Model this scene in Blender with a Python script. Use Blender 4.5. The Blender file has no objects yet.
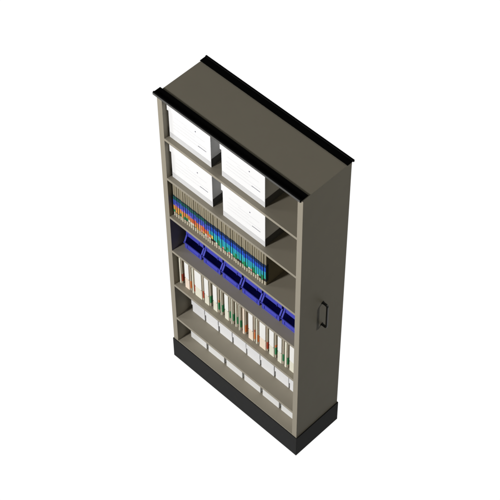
import bpy, bmesh, math, random
from mathutils import Vector, Matrix, Euler

random.seed(11)
scene = bpy.context.scene
C = scene.collection

# ------------------------------------------------------------------ camera
cam_data = bpy.data.cameras.new('camera')
cam = bpy.data.objects.new('camera', cam_data)
C.objects.link(cam)
cam.location = (4.01941, -3.43659, 7.61140)
cam.rotation_euler = (0.6675151, 0.0062713, 0.7766423)
cam_data.sensor_width = 36.0
cam_data.lens = 36.0 * 3.3607986
cam_data.clip_start = 0.1
cam_data.clip_end = 200.0
scene.camera = cam

# ------------------------------------------------------------------ world: a seamless white studio backdrop low behind
# the cabinet, dim studio everywhere else (directions are fixed in the world)
world = bpy.data.worlds.new('World')
scene.world = world
world.use_nodes = True
nt = world.node_tree
nt.nodes.clear()
tc = nt.nodes.new('ShaderNodeTexCoord')
dot = nt.nodes.new('ShaderNodeVectorMath'); dot.operation = 'DOT_PRODUCT'
dot.inputs[1].default_value = Vector((-0.434, 0.442, -0.785)).normalized()
mr = nt.nodes.new('ShaderNodeMapRange'); mr.interpolation_type = 'SMOOTHSTEP'
mr.inputs['From Min'].default_value = math.cos(math.radians(52))
mr.inputs['From Max'].default_value = math.cos(math.radians(42))
mix = nt.nodes.new('ShaderNodeMix'); mix.data_type = 'RGBA'
mix.inputs[6].default_value = (0.046, 0.048, 0.042, 1)
mix.inputs[7].default_value = (1.02, 1.02, 1.02, 1)
bg = nt.nodes.new('ShaderNodeBackground')
wo = nt.nodes.new('ShaderNodeOutputWorld')
nt.links.new(tc.outputs['Generated'], dot.inputs[0])
nt.links.new(dot.outputs['Value'], mr.inputs['Value'])
nt.links.new(mr.outputs['Result'], mix.inputs[0])
nt.links.new(mix.outputs[2], bg.inputs['Color'])
nt.links.new(bg.outputs[0], wo.inputs[0])

# ------------------------------------------------------------------ lamps
def area(name, loc, target, size, power, col=(1, 1, 1)):
    d = bpy.data.lights.new(name, 'AREA'); d.shape = 'DISK'; d.size = size
    d.energy = power; d.color = col
    o = bpy.data.objects.new(name, d); C.objects.link(o)
    o.location = loc
    o.rotation_euler = (Vector(target) - Vector(loc)).to_track_quat('-Z', 'Y').to_euler()
    return o
area('key_softbox', (-1.25, -7.6, 3.75), (0.45, 0.0, 1.1), 0.9, 740, (1.0, 0.99, 0.985))
area('added_left_fill', (-6.2, -4.4, 3.4), (0.45, 0.1, 1.1), 2.2, 190, (1.0, 1.0, 1.0))  # weak lamp added to brighten the left archive boxes' right sides by bounce
area('fill_softbox', (4.6, 3.6, 3.4), (0.9, 0.15, 1.1), 0.7, 68, (1.0, 0.98, 0.92))

scene.view_settings.view_transform = 'Standard'
scene.view_settings.look = 'None'
scene.view_settings.exposure = 0.0
scene.view_settings.gamma = 1.0

# ------------------------------------------------------------------ materials
def material(name, col, rough=0.6, spec=0.3, var=0.06, scale=18.0, bump=0.0, bscale=900.0, metallic=0.0):
    m = bpy.data.materials.new(name); m.use_nodes = True
    n = m.node_tree; b = n.nodes['Principled BSDF']
    b.inputs['Roughness'].default_value = rough
    b.inputs['Specular IOR Level'].default_value = spec
    b.inputs['Metallic'].default_value = metallic
    t = n.nodes.new('ShaderNodeTexCoord')
    nz = n.nodes.new('ShaderNodeTexNoise'); nz.inputs['Scale'].default_value = scale
    nz.inputs['Detail'].default_value = 4
    n.links.new(t.outputs['Object'], nz.inputs['Vector'])
    r = n.nodes.new('ShaderNodeMapRange')
    r.inputs['To Min'].default_value = 1 - var; r.inputs['To Max'].default_value = 1 + var
    n.links.new(nz.outputs['Fac'], r.inputs['Value'])
    vm = n.nodes.new('ShaderNodeVectorMath'); vm.operation = 'SCALE'
    vm.inputs[0].default_value = col
    n.links.new(r.outputs[0], vm.inputs['Scale'])
    n.links.new(vm.outputs[0], b.inputs['Base Color'])
    if bump:
        n2 = n.nodes.new('ShaderNodeTexNoise'); n2.inputs['Scale'].default_value = bscale
        n.links.new(t.outputs['Object'], n2.inputs['Vector'])
        bp = n.nodes.new('ShaderNodeBump'); bp.inputs['Strength'].default_value = bump
        bp.inputs['Distance'].default_value = 0.0005
        n.links.new(n2.outputs['Fac'], bp.inputs['Height'])
        n.links.new(bp.outputs[0], b.inputs['Normal'])
    return m

M = {}
M['taupe'] = material('taupe_powder_coat', (0.284, 0.256, 0.200), 0.55, 0.25, 0.05, 9, 0.25)
M['plinth'] = material('black_plinth', (0.0155, 0.0155, 0.0155), 0.6, 0.15, 0.15, 30, 0.2)
M['rail'] = material('black_rubber', (0.0028, 0.0028, 0.0028), 0.7, 0.03, 0.2, 30)
M['lip'] = material('grey_steel_lip', (0.085, 0.084, 0.080), 0.5, 0.2, 0.08, 30)
M['handle'] = material('black_handle', (0.022, 0.022, 0.022), 0.38, 0.6, 0.1, 60)
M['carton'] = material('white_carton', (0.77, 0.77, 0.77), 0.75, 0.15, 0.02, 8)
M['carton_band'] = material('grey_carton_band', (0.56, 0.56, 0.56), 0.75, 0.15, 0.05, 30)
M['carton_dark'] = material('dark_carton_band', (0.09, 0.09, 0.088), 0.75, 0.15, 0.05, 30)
M['line'] = material('pale_grey_print', (0.66, 0.66, 0.66), 0.8, 0.1, 0.03, 30)
M['ink'] = material('dark_print', (0.06, 0.06, 0.10), 0.8, 0.1, 0.03, 30)
M['smallbox'] = material('white_small_box', (0.66, 0.66, 0.66), 0.7, 0.15, 0.02, 12)
M['lowbox'] = material('white_low_box', (0.64, 0.64, 0.625), 0.7, 0.15, 0.02, 12)
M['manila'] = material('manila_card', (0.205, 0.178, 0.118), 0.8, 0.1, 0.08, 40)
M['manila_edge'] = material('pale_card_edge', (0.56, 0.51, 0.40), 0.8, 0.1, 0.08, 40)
M['bin'] = material('blue_plastic', (0.054, 0.061, 0.42), 0.4, 0.4, 0.04, 20)
M['cream'] = material('cream_card', (0.66, 0.64, 0.53), 0.75, 0.1, 0.04, 30)
M['peach'] = material('peach_card', (0.72, 0.61, 0.50), 0.75, 0.1, 0.04, 30)
M['cover'] = material('tan_cover', (0.42, 0.37, 0.29), 0.75, 0.1, 0.08, 30)
M['label'] = material('white_label', (0.73, 0.725, 0.70), 0.7, 0.15, 0.02, 30)
M['strip'] = material('dark_gap_colour', (0.010, 0.022, 0.030), 0.6, 0.2, 0.1, 60)
M['red'] = material('red_tab', (0.42, 0.060, 0.028), 0.6, 0.2, 0.06, 30)
M['orange'] = material('orange_tab', (0.62, 0.17, 0.04), 0.6, 0.2, 0.06, 30)
M['green'] = material('green_tab', (0.030, 0.22, 0.085), 0.6, 0.2, 0.06, 30)
TAB = {
    'teal': (0.008, 0.085, 0.075), 'navy': (0.006, 0.022, 0.10), 'blue': (0.04, 0.075, 0.40),
    'royal': (0.012, 0.075, 0.48), 'violet': (0.20, 0.10, 0.55), 'orange': (0.58, 0.19, 0.05),
    'amber': (0.58, 0.30, 0.07), 'redor': (0.62, 0.11, 0.04), 'cyan': (0.025, 0.33, 0.46),
    'aqua': (0.03, 0.40, 0.31), 'green': (0.02, 0.22, 0.08), 'yellow': (0.68, 0.58, 0.12),
    'brown': (0.05, 0.03, 0.02), 'cream': (0.66, 0.60, 0.47), 'pink': (0.62, 0.25, 0.20)}
for k, v in TAB.items():
    M['tab_' + k] = material(k + '_tab_colour', v, 0.6, 0.2, 0.06, 60)

# ------------------------------------------------------------------ helpers
def bx(bm, x0, x1, y0, y1, z0, z1, bev=0.0, seg=1, mat=0):
    r = bmesh.ops.create_cube(bm, size=1.0)
    vs = r['verts']
    for v in vs:
        v.co = Vector((x0 + (v.co.x + .5) * (x1 - x0), y0 + (v.co.y + .5) * (y1 - y0), z0 + (v.co.z + .5) * (z1 - z0)))
    fs = set(f for v in vs for f in v.link_faces)
    for f in fs: f.material_index = mat
    if bev:
        es = list(set(e for v in vs for e in v.link_edges))
        bmesh.ops.bevel(bm, geom=es, offset=bev, segments=seg, profile=0.5, affect='EDGES')

def prism(bm, prof, axis, a0, a1):
    """extrude a closed profile; axis 'x': profile is (y,z)"""
    def P(u, v, a):
        return (a, u, v) if axis == 'x' else ((u, a, v) if axis == 'y' else (u, v, a))
    A = [bm.verts.new(P(u, v, a0)) for u, v in prof]
    B = [bm.verts.new(P(u, v, a1)) for u, v in prof]
    n = len(prof)
    bm.faces.new(A); bm.faces.new(B[::-1])
    for i in range(n):
        bm.faces.new((A[i], B[i], B[(i + 1) % n], A[(i + 1) % n]))
    bmesh.ops.recalc_face_normals(bm, faces=bm.faces[:])

def vbox(bm, x0, x1, y0, y1, z0, z1, bev, axis=2):
    r = bmesh.ops.create_cube(bm, size=1.0)
    vs = r['verts']
    for v in vs:
        v.co = Vector((x0 + (v.co.x + .5) * (x1 - x0), y0 + (v.co.y + .5) * (y1 - y0), z0 + (v.co.z + .5) * (z1 - z0)))
    es = [e for e in set(e for v in vs for e in v.link_edges) if abs((e.verts[0].co - e.verts[1].co)[axis]) > 1e-6]
    bmesh.ops.bevel(bm, geom=es, offset=bev, segments=2, profile=0.5, affect='EDGES')

def obj(name, bm, mats, parent=None, label=None):
    me = bpy.data.meshes.new(name)
    bmesh.ops.recalc_face_normals(bm, faces=bm.faces[:])
    bm.to_mesh(me); bm.free()
    if not isinstance(mats, (list, tuple)): mats = [mats]
    for m in mats: me.materials.append(m)
    o = bpy.data.objects.new(name, me); C.objects.link(o)
    if parent: o.parent = parent
    if label: o['label'] = label
    return o

def part(name, m, parent, boxes, bev=0.0, seg=1, label=None):
    bm = bmesh.new()
    for b in boxes: bx(bm, *b, bev=bev, seg=seg)
    return obj(name, bm, m, parent, label)

def thing(name, label, cat, loc=(0, 0, 0), group=None):
    o = bpy.data.objects.new(name, None); C.objects.link(o)
    o.empty_display_size = 0.05
    o.location = loc
    o['label'] = label; o['category'] = cat
    if group: o['group'] = group
    return o

def copy_thing(root, loc, label, rotz=0.0):
    r = root.copy(); C.objects.link(r); r.location = loc; r.rotation_euler = (0, 0, rotz); r['label'] = label
    def rec(src, dst):
        for ch in list(src.children):
            c = ch.copy(); C.objects.link(c); c.parent = dst
            rec(ch, c)
    rec(root, r)
    return r

# ------------------------------------------------------------------ the cabinet
W, D, H, HB, OV, PT = 0.914, 0.311, 2.080, 0.162, 0.0047, 0.032
unit = thing('shelving_unit', 'tall taupe steel shelving unit with open front, black plinth and black top rails', 'shelving unit', (0, 0, 0))
# plinth: black box a little wider than the carcass, hollow-topped step round the foot
bm = bmesh.new()
bx(bm, -OV, W + OV, -OV, D + OV, 0.0, HB, bev=0.0012, seg=2)
obj('plinth', bm, M['plinth'], unit)
for a0, a1 in ((0, PT), (W - PT, W)):
    bm = bmesh.new(); vbox(bm, a0, a1, 0, D, HB + 0.001, H - 0.0200, 0.0010)
    obj('side_panel', bm, M['taupe'], unit)
part('back_panel', M['taupe'], unit, [(PT, W - PT, D - 0.006, D - 0.001, HB + 0.004, H - 0.02)])
part('top_panel', M['taupe'], unit, [(0, W, 0, D, H - 0.020, H)])
SH = [1.795, 1.513, 1.224, 0.953, 0.669, 0.379]
for z in SH:
    bm = bmesh.new()
    y1 = D - 0.008
    # folded steel shelf: deck with a down-turned front and rear edge
    prof = [(0.0005, z - 0.014), (0.0005, z - 0.001), (0.0015, z), (y1, z), (y1, z - 0.014), (y1 - .002, z - .014),
            (y1 - .002, z - .002), (0.004, z - .002), (0.004, z - .014)]
    prism(bm, prof, 'x', PT, W - PT)
    obj('shelf', bm, M['taupe'], unit)
part('bottom_shelf', M['taupe'], unit, [(PT, W - PT, 0.0005, D - 0.008, HB + 0.0005, HB + 0.0045)], 0.0006)

# top rails: flat black channel with a raised rounded nose on its outer edge
def top_rail(y_in, y_out, x0, x1, front):
    bm = bmesh.new()
    s = -1 if y_out < y_in else 1
    zb = H + 0.0005
    prof = [(y_in, zb), (y_in, zb + 0.0020), (y_out - s * 0.011, zb + 0.0025), (y_out - s * 0.009, zb + 0.0065),
            (y_out - s * 0.003, zb + 0.0065), (y_out, zb + 0.004), (y_out, zb - 0.008), (y_out - s * 0.006, zb - 0.008), (y_out - s * 0.006, zb)]
    prism(bm, prof, 'x', x0, x1)
    r = obj('top_rail', bm, M['rail'], unit)
    if front:
        part('rail_lip', M['lip'], r, [(x0 + .001, x1 - .004, y_out - 0.0018, y_out - 0.0002, zb - 0.0085, zb + 0.004)], 0.0004)
    return r
top_rail(0.036, -0.012, -0.013, 0.9105, True)
top_rail(0.279, D + 0.013, -0.004, 0.917, False)

# pull handle on the right-hand panel
def handle():
    y, z0, z1, d = 0.159, 1.018, 1.192, 0.031
    n = 10
    bm = bmesh.new()
    hw, ht = 0.0065, 0.0042
    # centre line of a squared D-pull
    path = [(W, z1)]
    r = 0.010
    for k in range(5):
        a = math.pi / 2 * k / 4
        path.append((W + d - r + r * math.sin(a), z1 - r + r * math.cos(a)))
    for k in range(5):
        a = math.pi / 2 * k / 4
        path.append((W + d - r + r * math.cos(a), z0 + r - r * math.sin(a)))
    path.append((W, z0))
    rings = []
    for i, (px, pz) in enumerate(path):
        a = path[max(i - 1, 0)]; b = path[min(i + 1, len(path) - 1)]
        t = Vector((b[0] - a[0], 0, b[1] - a[1])).normalized()
        nrm = Vector((-t.z, 0, t.x))
        ring = []
        for k in range(12):
            q = 2 * math.pi * k / 12
            cx, cy = math.cos(q), math.sin(q)
            sx = math.copysign(abs(cx) ** 0.6, cx) * ht; sy = math.copysign(abs(cy) ** 0.6, cy) * hw
            ring.append(bm.verts.new(Vector((px, y, pz)) + nrm * sx + Vector((0, sy, 0))))
        rings.append(ring)
    for a, b in zip(rings, rings[1:]):
        for k in range(12):
            bm.faces.new((a[k], a[(k + 1) % 12], b[(k + 1) % 12], b[k]))
    bm.faces.new(rings[0]); bm.faces.new(rings[-1][::-1])
    h = obj('handle', bm, M['handle'], unit)
    for z in (z0, z1):
        bm = bmesh.new()
        bmesh.ops.create_cone(bm, segments=20, radius1=0.0095, radius2=0.0085, depth=0.004, cap_ends=True,
                              matrix=Matrix.Translation((W + 0.0021, y, z)) @ Matrix.Rotation(math.pi / 2, 4, 'Y'))
        obj('mounting_foot', bm, M['handle'], h)
handle()

# ------------------------------------------------------------------ archive cartons (two upper shelves)
def carton():
    t = thing('archive_box', '', 'storage box', (0, 0, 0), 'white archive boxes on the two upper shelves')
    w, d, h = 0.274, 0.262, 0.235
    bm = bmesh.new()
    # body tapers very slightly to the base
    bx(bm, 0, w, 0, d, 0.058, h - 0.02, bev=0.0008)
    obj('body', bm, M['carton'], t)
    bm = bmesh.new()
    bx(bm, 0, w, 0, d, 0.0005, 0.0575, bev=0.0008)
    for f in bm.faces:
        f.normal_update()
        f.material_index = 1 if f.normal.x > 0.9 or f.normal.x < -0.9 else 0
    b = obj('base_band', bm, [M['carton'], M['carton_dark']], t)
    # pale printed strip along the foot of the front, as wide as the front
    part('foot_strip', M['carton_band'], b, [(0.003, w - 0.003, -0.0006, 0.0002, 0.002, 0.038)])
    bm = bmesh.new()
    bx(bm, -0.0065, w + 0.003, -0.0030, d + 0.003, 0.182, h, bev=0.0012, seg=2)
    obj('lid', bm, M['carton'], t)
    # print on the front: faint ruled lines, one short dark line, a small dark mark under the lid
    part('ruled_line', M['line'], t, [(0.030, 0.200, -0.0004, 0.0002, 0.0800, 0.0826), (0.030, 0.245, -0.0004, 0.0002, 0.102, 0.1046),
                                      (0.030, 0.170, -0.0004, 0.0002, 0.124, 0.1264), (0.100, 0.235, -0.0004, 0.0002, 0.144, 0.1464),
                                      (0.040, 0.120, -0.0004, 0.0002, 0.1600, 0.1622)])
    bm = bmesh.new()
    x = 0.191
    while x < 0.243:
        l = random.uniform(0.004, 0.009)
        bx(bm, x, min(x + l, 0.244), -0.0005, 0.0002, 0.0832, 0.0866)
        x += l + 0.0012
    obj('printed_line', bm, M['ink'], t)
    part('printed_mark', M['ink'], t, [(0.1740, 0.1800, -0.0005, 0.0002, 0.1675, 0.1735)])
    return t
c0 = carton()
c0.location = (0.042, 0.027, SH[0])
c0['label'] = 'white lidded archive box at the left end of the top shelf'
copy_thing(c0, (0.385, 0.027, SH[0]), 'white lidded archive box right of the other one on the top shelf')
copy_thing(c0, (0.044, 0.026, SH[1]), 'white lidded archive box at the left end of the shelf above the folders')
copy_thing(c0, (0.387, 0.026, SH[1]), 'white lidded archive box standing right of its twin above the folders')

# ------------------------------------------------------------------ colour coded folders (third shelf)
NF = 43
FX0, FX1 = 0.040, 0.670
pitch = (FX1 - FX0) / NF
folder_meshes = {}
ORD = ['first', 'second', 'third', 'fourth', 'fifth', 'sixth', 'seventh', 'eighth', 'ninth', 'tenth']
def nth(i):
    if i < 10: return ORD[i]
    n = i + 1
    s = 'th' if 10 < n % 100 < 14 else {1: 'st', 2: 'nd', 3: 'rd'}.get(n % 10, 'th')
    return '%d%s' % (n, s)

def mesh_only(name, mats, boxes, bev=0.0):
    bm = bmesh.new()
    for b in boxes:
        bx(bm, *b[:6], bev=bev, mat=b[6] if len(b) > 6 else 0)
    bmesh.ops.recalc_face_normals(bm, faces=bm.faces[:])
    me = bpy.data.meshes.new(name); bm.to_mesh(me); bm.free()
    for m in (mats if isinstance(mats, (list, tuple)) else [mats]): me.materials.append(m)
    return me
def link(name, me, parent, label=None, loc=None):
    o = bpy.data.objects.new(name, me); C.objects.link(o); o.parent = parent
    if loc: o.location = loc
    if label: o['label'] = label
    return o

fw = pitch * 0.88
FH = 0.240
# a folded card: thin back and front leaves with a rounded spine, papers between them
bmf = bmesh.new()
bx(bmf, 0, fw, 0.0, 0.235, 0.0005, FH, bev=0.0018, seg=2)
bmesh.ops.recalc_face_normals(bmf, faces=bmf.faces[:])
me_folder = bpy.data.meshes.new('card'); bmf.to_mesh(me_folder); bmf.free(); me_folder.materials.append(M['manila'])
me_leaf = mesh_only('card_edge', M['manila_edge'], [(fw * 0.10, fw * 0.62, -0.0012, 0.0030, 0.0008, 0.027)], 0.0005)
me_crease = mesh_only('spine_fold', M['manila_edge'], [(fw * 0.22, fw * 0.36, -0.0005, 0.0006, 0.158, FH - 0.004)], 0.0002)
me_strip = mesh_only('dark_gap_backing', M['strip'], [(-0.0003, fw + 0.0004, -0.0008, 0.016, 0.029, 0.156)], 0.0006)  # backing whose dark colour paints in the dark gaps between folders
def tabmesh(c, z0, z1):
    k = (c, z0, z1)
    if k not in folder_meshes:
        folder_meshes[k] = mesh_only('colour_tab', M['tab_' + c], [(fw * 0.02, fw * 0.86, -0.0022, -0.0002, z0, z1)], 0.0006)
    return folder_meshes[k]
Z = SH[2]
for i in range(NF):
    u = i / (NF - 1)
    left = u < 0.40
    first = 'teal' if u < 0.38 else 'navy'
    second = 'blue' if (u < 0.42) else 'royal'
    if u < 0.17: third, fourth = 'violet' if i % 3 else 'blue', ['amber', 'orange', 'amber', 'orange'][i % 4]
    elif u < 0.40: third, fourth = ['violet', 'blue'][i % 2], ['redor', 'orange', 'pink', 'orange', 'redor'][i % 5]
    else: third, fourth = 'cyan', ['aqua', 'cyan', 'aqua', 'green'][(i * 7) % 4]
    if 0.40 <= u < 0.47: fourth = ['yellow', 'aqua', 'orange'][i % 3]
    fifth = random.choice(['amber', 'brown', 'cream', 'pink', 'green'] if left else ['green', 'brown', 'aqua', 'pink', 'green', 'cream'])
    names = {'teal': 'dark teal', 'navy': 'navy', 'blue': 'blue', 'royal': 'royal blue', 'violet': 'violet', 'amber': 'amber',
             'orange': 'orange', 'redor': 'red orange', 'pink': 'pink', 'cyan': 'cyan', 'aqua': 'aqua', 'green': 'green', 'yellow': 'yellow'}
    jit = random.uniform(-0.0006, 0.0006)
    t = thing('file_folder', 'tan folder, %s, %s and %s tabs, %s from left in its row' %
              (names[first], names[second], names[fourth], nth(i)), 'folder',
              (FX0 + i * pitch + jit, 0.0245 + random.uniform(-0.0015, 0.0015), Z), 'tan colour tabbed folders on the third shelf')
    dz = random.choice([-0.004, -0.002, 0, 0, 0.002, 0.003])
    link('card', me_folder, t); link('card_edge', me_leaf, t); link('spine_fold', me_crease, t); link('dark_gap_backing', me_strip, t)
    zs = [0.149, 0.127, 0.099, 0.084, 0.052, 0.034] if left else [0.151, 0.132, 0.100, 0.070, 0.046, 0.033]
    if left and third == 'blue': pass
    for c, a, b in zip([first, second, third, fourth, fifth], zs[1:], zs[:-1]):
        link('colour_tab', tabmesh(c, round(a + dz, 4), round(b + dz - 0.0006, 4)), t)

# ------------------------------------------------------------------ blue hopper bins (fourth shelf)
def blue_bin():
    t = thing('storage_bin', '', 'plastic bin', (0, 0, 0), 'blue plastic bins on the fourth shelf')
    w, d, h = 0.118, 0.225, 0.112
    hf = 0.045                        # height of the low front wall
    ys = 0.019                        # where the sloping cut of the sides ends
    th = 0.0025
    # tub: floor, back and front walls and the two cut-down side walls
    bm = bmesh.new()
    bx(bm, 0, w, 0, d, 0.0005, 0.003)
    bx(bm, 0.0, w, d - th, d, 0.003, h)
    prof = [(0.0, 0.003), (0.0, hf), (ys, 0.086), (ys, h), (d - th, h), (d - th, 0.003)]
    for a in (0.0, w - th): prism(bm, prof, 'x', a, a + th)
    obj('tub', bm, M['bin'], t)
    bm = bmesh.new()
    # front wall with label slot ribs
    bx(bm, th, w - th, 0.0005, 0.0030, 0.003, hf - 0.002, bev=0.0006)
    obj('front_wall', bm, M['bin'], t)
    part('slot_rib', M['bin'], t, [(0.020, w - 0.020, -0.0025, 0.0006, 0.009, 0.0115), (0.0155, 0.018, -0.0025, 0.0006, 0.009, hf - 0.006),
                                   (w - 0.018, w - 0.0155, -0.0025, 0.0006, 0.009, hf - 0.006)], 0.0005)
    # rolled lip round the mouth
    bm = bmesh.new()
    bx(bm, -0.006, w + 0.006, -0.0055, 0.0008, hf - 0.003, hf + 0.002, bev=0.0012, seg=2)
    for s in (0, 1):
        a0, a1 = (-0.006, 0.0005) if s == 0 else (w - 0.0005, w + 0.006)
        prism(bm, [(0.0008, hf - 0.003), (0.0008, hf + 0.002), (ys, 0.088), (ys, 0.083)], 'x', a0, a1)
        bx(bm, a0, a1, ys, d, h - 0.004, h, bev=0.0008)
    obj('rim', bm, M['bin'], t)
    # bridge above the mouth
    bm = bmesh.new()
    bx(bm, -0.003, w + 0.003, ys - 0.0045, ys + 0.0005, 0.086, h + 0.018, bev=0.001, seg=2)
    obj('bridge', bm, M['bin'], t)
    for a in (w - 0.030, 0.006):
        part('stacking_lug', M['bin'], t, [(a, a + 0.004, ys - 0.009, ys - 0.0042, 0.088, 0.106)], 0.0008)
    return t
b0 = blue_bin()
bins_x = [0.0650, 0.1990, 0.3335, 0.4710, 0.6060, 0.7430]
bl = ['blue plastic open-front bin, leftmost in its row beside the dark left end',
      'blue plastic open-front bin, second from the left in its row',
      'blue plastic open-front bin, third from the left in its row, below the folders',
      'blue plastic open-front bin, third from the right in its row',
      'blue plastic open-front bin, second from the right in its row',
      'blue plastic open-front bin, rightmost, partly hidden behind the right front post']
b0.location = (bins_x[0], 0.0605, SH[3]); b0['label'] = bl[0]
for x, l in zip(bins_x[1:], bl[1:]):
    copy_thing(b0, (x, 0.0605, SH[3]), l)

# ------------------------------------------------------------------ record files with spine labels (fifth shelf)
FILES = [  # x0, x1, label?, foot colour, side tab colour
    (0.043, 0.054, 0, 'cream', 'red'), (0.084, 0.116, 1, 'peach', 'orange'), (0.138, 0.148, 0, 'cream', 'red'),
    (0.158, 0.207, 1, 'cream', 'red'), (0.228, 0.260, 1, 'cream', 'green'), (0.290, 0.320, 1, 'cream', 'green'),
    (0.341, 0.347, 0, 'cream', 'green'), (0.371, 0.399, 1, 'cream', 'green'), (0.420, 0.426, 0, 'cream', 'green'),
    (0.447, 0.454, 0, 'cream', 'green'), (0.475, 0.481, 0, 'cream', 'green'), (0.502, 0.515, 0, 'peach', 'orange'),
    (0.543, 0.575, 1, 'peach', 'orange'), (0.594, 0.602, 0, 'cream', 'orange'), (0.619, 0.662, 1, 'peach', 'red'),
    (0.686, 0.719, 1, 'cream', 'green'), (0.746, 0.774, 1, 'cream', 'green'), (0.794, 0.807, 0, 'cream', 'green'),
    (0.826, 0.866, 1, 'cream', 'green')]
Z = SH[4]
size = lambda w: 'thick' if w > 0.04 else ('medium' if w > 0.02 else ('thin' if w > 0.009 else 'very thin'))
for i, (x0, x1, lab, foot, side) in enumerate(FILES):
    w = x1 - x0
    dyj = random.uniform(-0.002, 0.002)
    desc = '%s %s record file, %s, %s side tab, %s from left in its row' % (
        size(w), foot, 'white label' if lab else 'no label', side, nth(i))
    t = thing('record_file', desc, 'file', (x0, 0.030 + dyj, Z), 'record files standing on the fifth shelf')
    hh = 0.252 + random.uniform(-0.003, 0.003)
    seam = 0.088 + random.uniform(-0.006, 0.006)
    bm = bmesh.new()
    bx(bm, 0, w, 0.0, 0.24, 0.0005, hh, bev=min(0.0015, w * 0.2), seg=2)
    obj('cover', bm, M[foot] if w < 0.02 else M[foot], t)
    # tan outer cover sheets of the file standing behind its spine
    cs = 0.0095 if w > 0.02 else 0.0060
    part('cover_sheet', M['cover'], t, [(w + 0.0002, w + cs, 0.0045, 0.238, 0.0008, hh - 0.004)], 0.0008)
    if lab:
        part('spine_label', M['label'], t, [(0.001, w - 0.001, -0.0012, 0.0004, seam, hh - 0.003)], 0.0004)
        part('ring_rivet', M['tab_brown'], t, [(0.0012, 0.0040, -0.0018, -0.0005, seam - 0.004, seam - 0.0008),
                                              (w - 0.0040, w - 0.0012, -0.0018, -0.0005, seam - 0.004, seam - 0.0008)])
    zt = 0.088 if side == 'green' else 0.080
    part('side_tab', M[side], t, [(w + cs * 0.35, w + cs + 0.0012, 0.0032, 0.018, zt - 0.058, zt)], 0.0004)
    if i in (5, 12, 15):
        part('side_tab', M['orange' if side != 'orange' else 'red'], t, [(w + cs * 0.45, w + cs + 0.0010, 0.0034, 0.016, zt + 0.004, zt + 0.022)], 0.0004)

# ------------------------------------------------------------------ small lidded boxes (sixth shelf)
def lidded():
    t = thing('lidded_box', '', 'small box', (0, 0, 0), 'small white lidded boxes on the sixth shelf')
    bm = bmesh.new(); bx(bm, 0, 0.0915, 0, 0.205, 0.0005, 0.088, bev=0.0008)
    obj('body', bm, M['smallbox'], t)
    bm = bmesh.new(); bx(bm, -0.003, 0.0945, -0.0045, 0.208, 0.064, 0.112, bev=0.001, seg=2)
    obj('lid', bm, M['smallbox'], t)
    part('ruled_line', M['line'], t, [(0.004, 0.088, -0.0004, 0.0002, 0.044, 0.0460)])
    return t
l0 = lidded()
for i in range(8):
    loc = (0.0635 + i * 0.1020, 0.0900, SH[5])
    if i == 0: lb = 'small white lidded box, leftmost of its row on the sixth shelf'
    elif i == 7: lb = 'small white lidded box cut off by the right front post on the sixth shelf'
    else: lb = 'small white lidded box, %s from left in the row below the files' % nth(i)
    if i == 0: l0.location = loc; l0['label'] = lb
    else: copy_thing(l0, (loc[0] + random.uniform(-.0006, .0006), loc[1] + random.uniform(-.0012, .0012), loc[2]), lb)

# ------------------------------------------------------------------ wider plain boxes (bottom shelf)
def plainbox():
    t = thing('carton', '', 'small box', (0, 0, 0), 'wide plain white boxes on the bottom shelf')
    bm = bmesh.new(); bx(bm, 0, 0.1190, 0, 0.230, 0.0005, 0.096, bev=0.0009)
    obj('body', bm, M['lowbox'], t)
    bm = bmesh.new(); bx(bm, -0.0015, 0.1205, -0.0015, 0.2315, 0.092, 0.112, bev=0.001)
    obj('lid', bm, M['lowbox'], t)
    return t
p0 = plainbox()
for i in range(6):
    loc = (0.0640 + i * 0.1350, 0.0675, HB + 0.0045)
    if i == 0: lb = 'plain white carton, leftmost of the six on the bottom shelf'
    elif i == 5: lb = 'plain white carton on the bottom shelf, cut off by the right front post'
    else: lb = 'plain white carton, %s from the left on the bottom shelf' % nth(i)
    if i == 0: p0.location = loc; p0['label'] = lb
    else: copy_thing(p0, (loc[0] + random.uniform(-.0008, .0008), loc[1] + random.uniform(-.001, .001), loc[2]), lb)
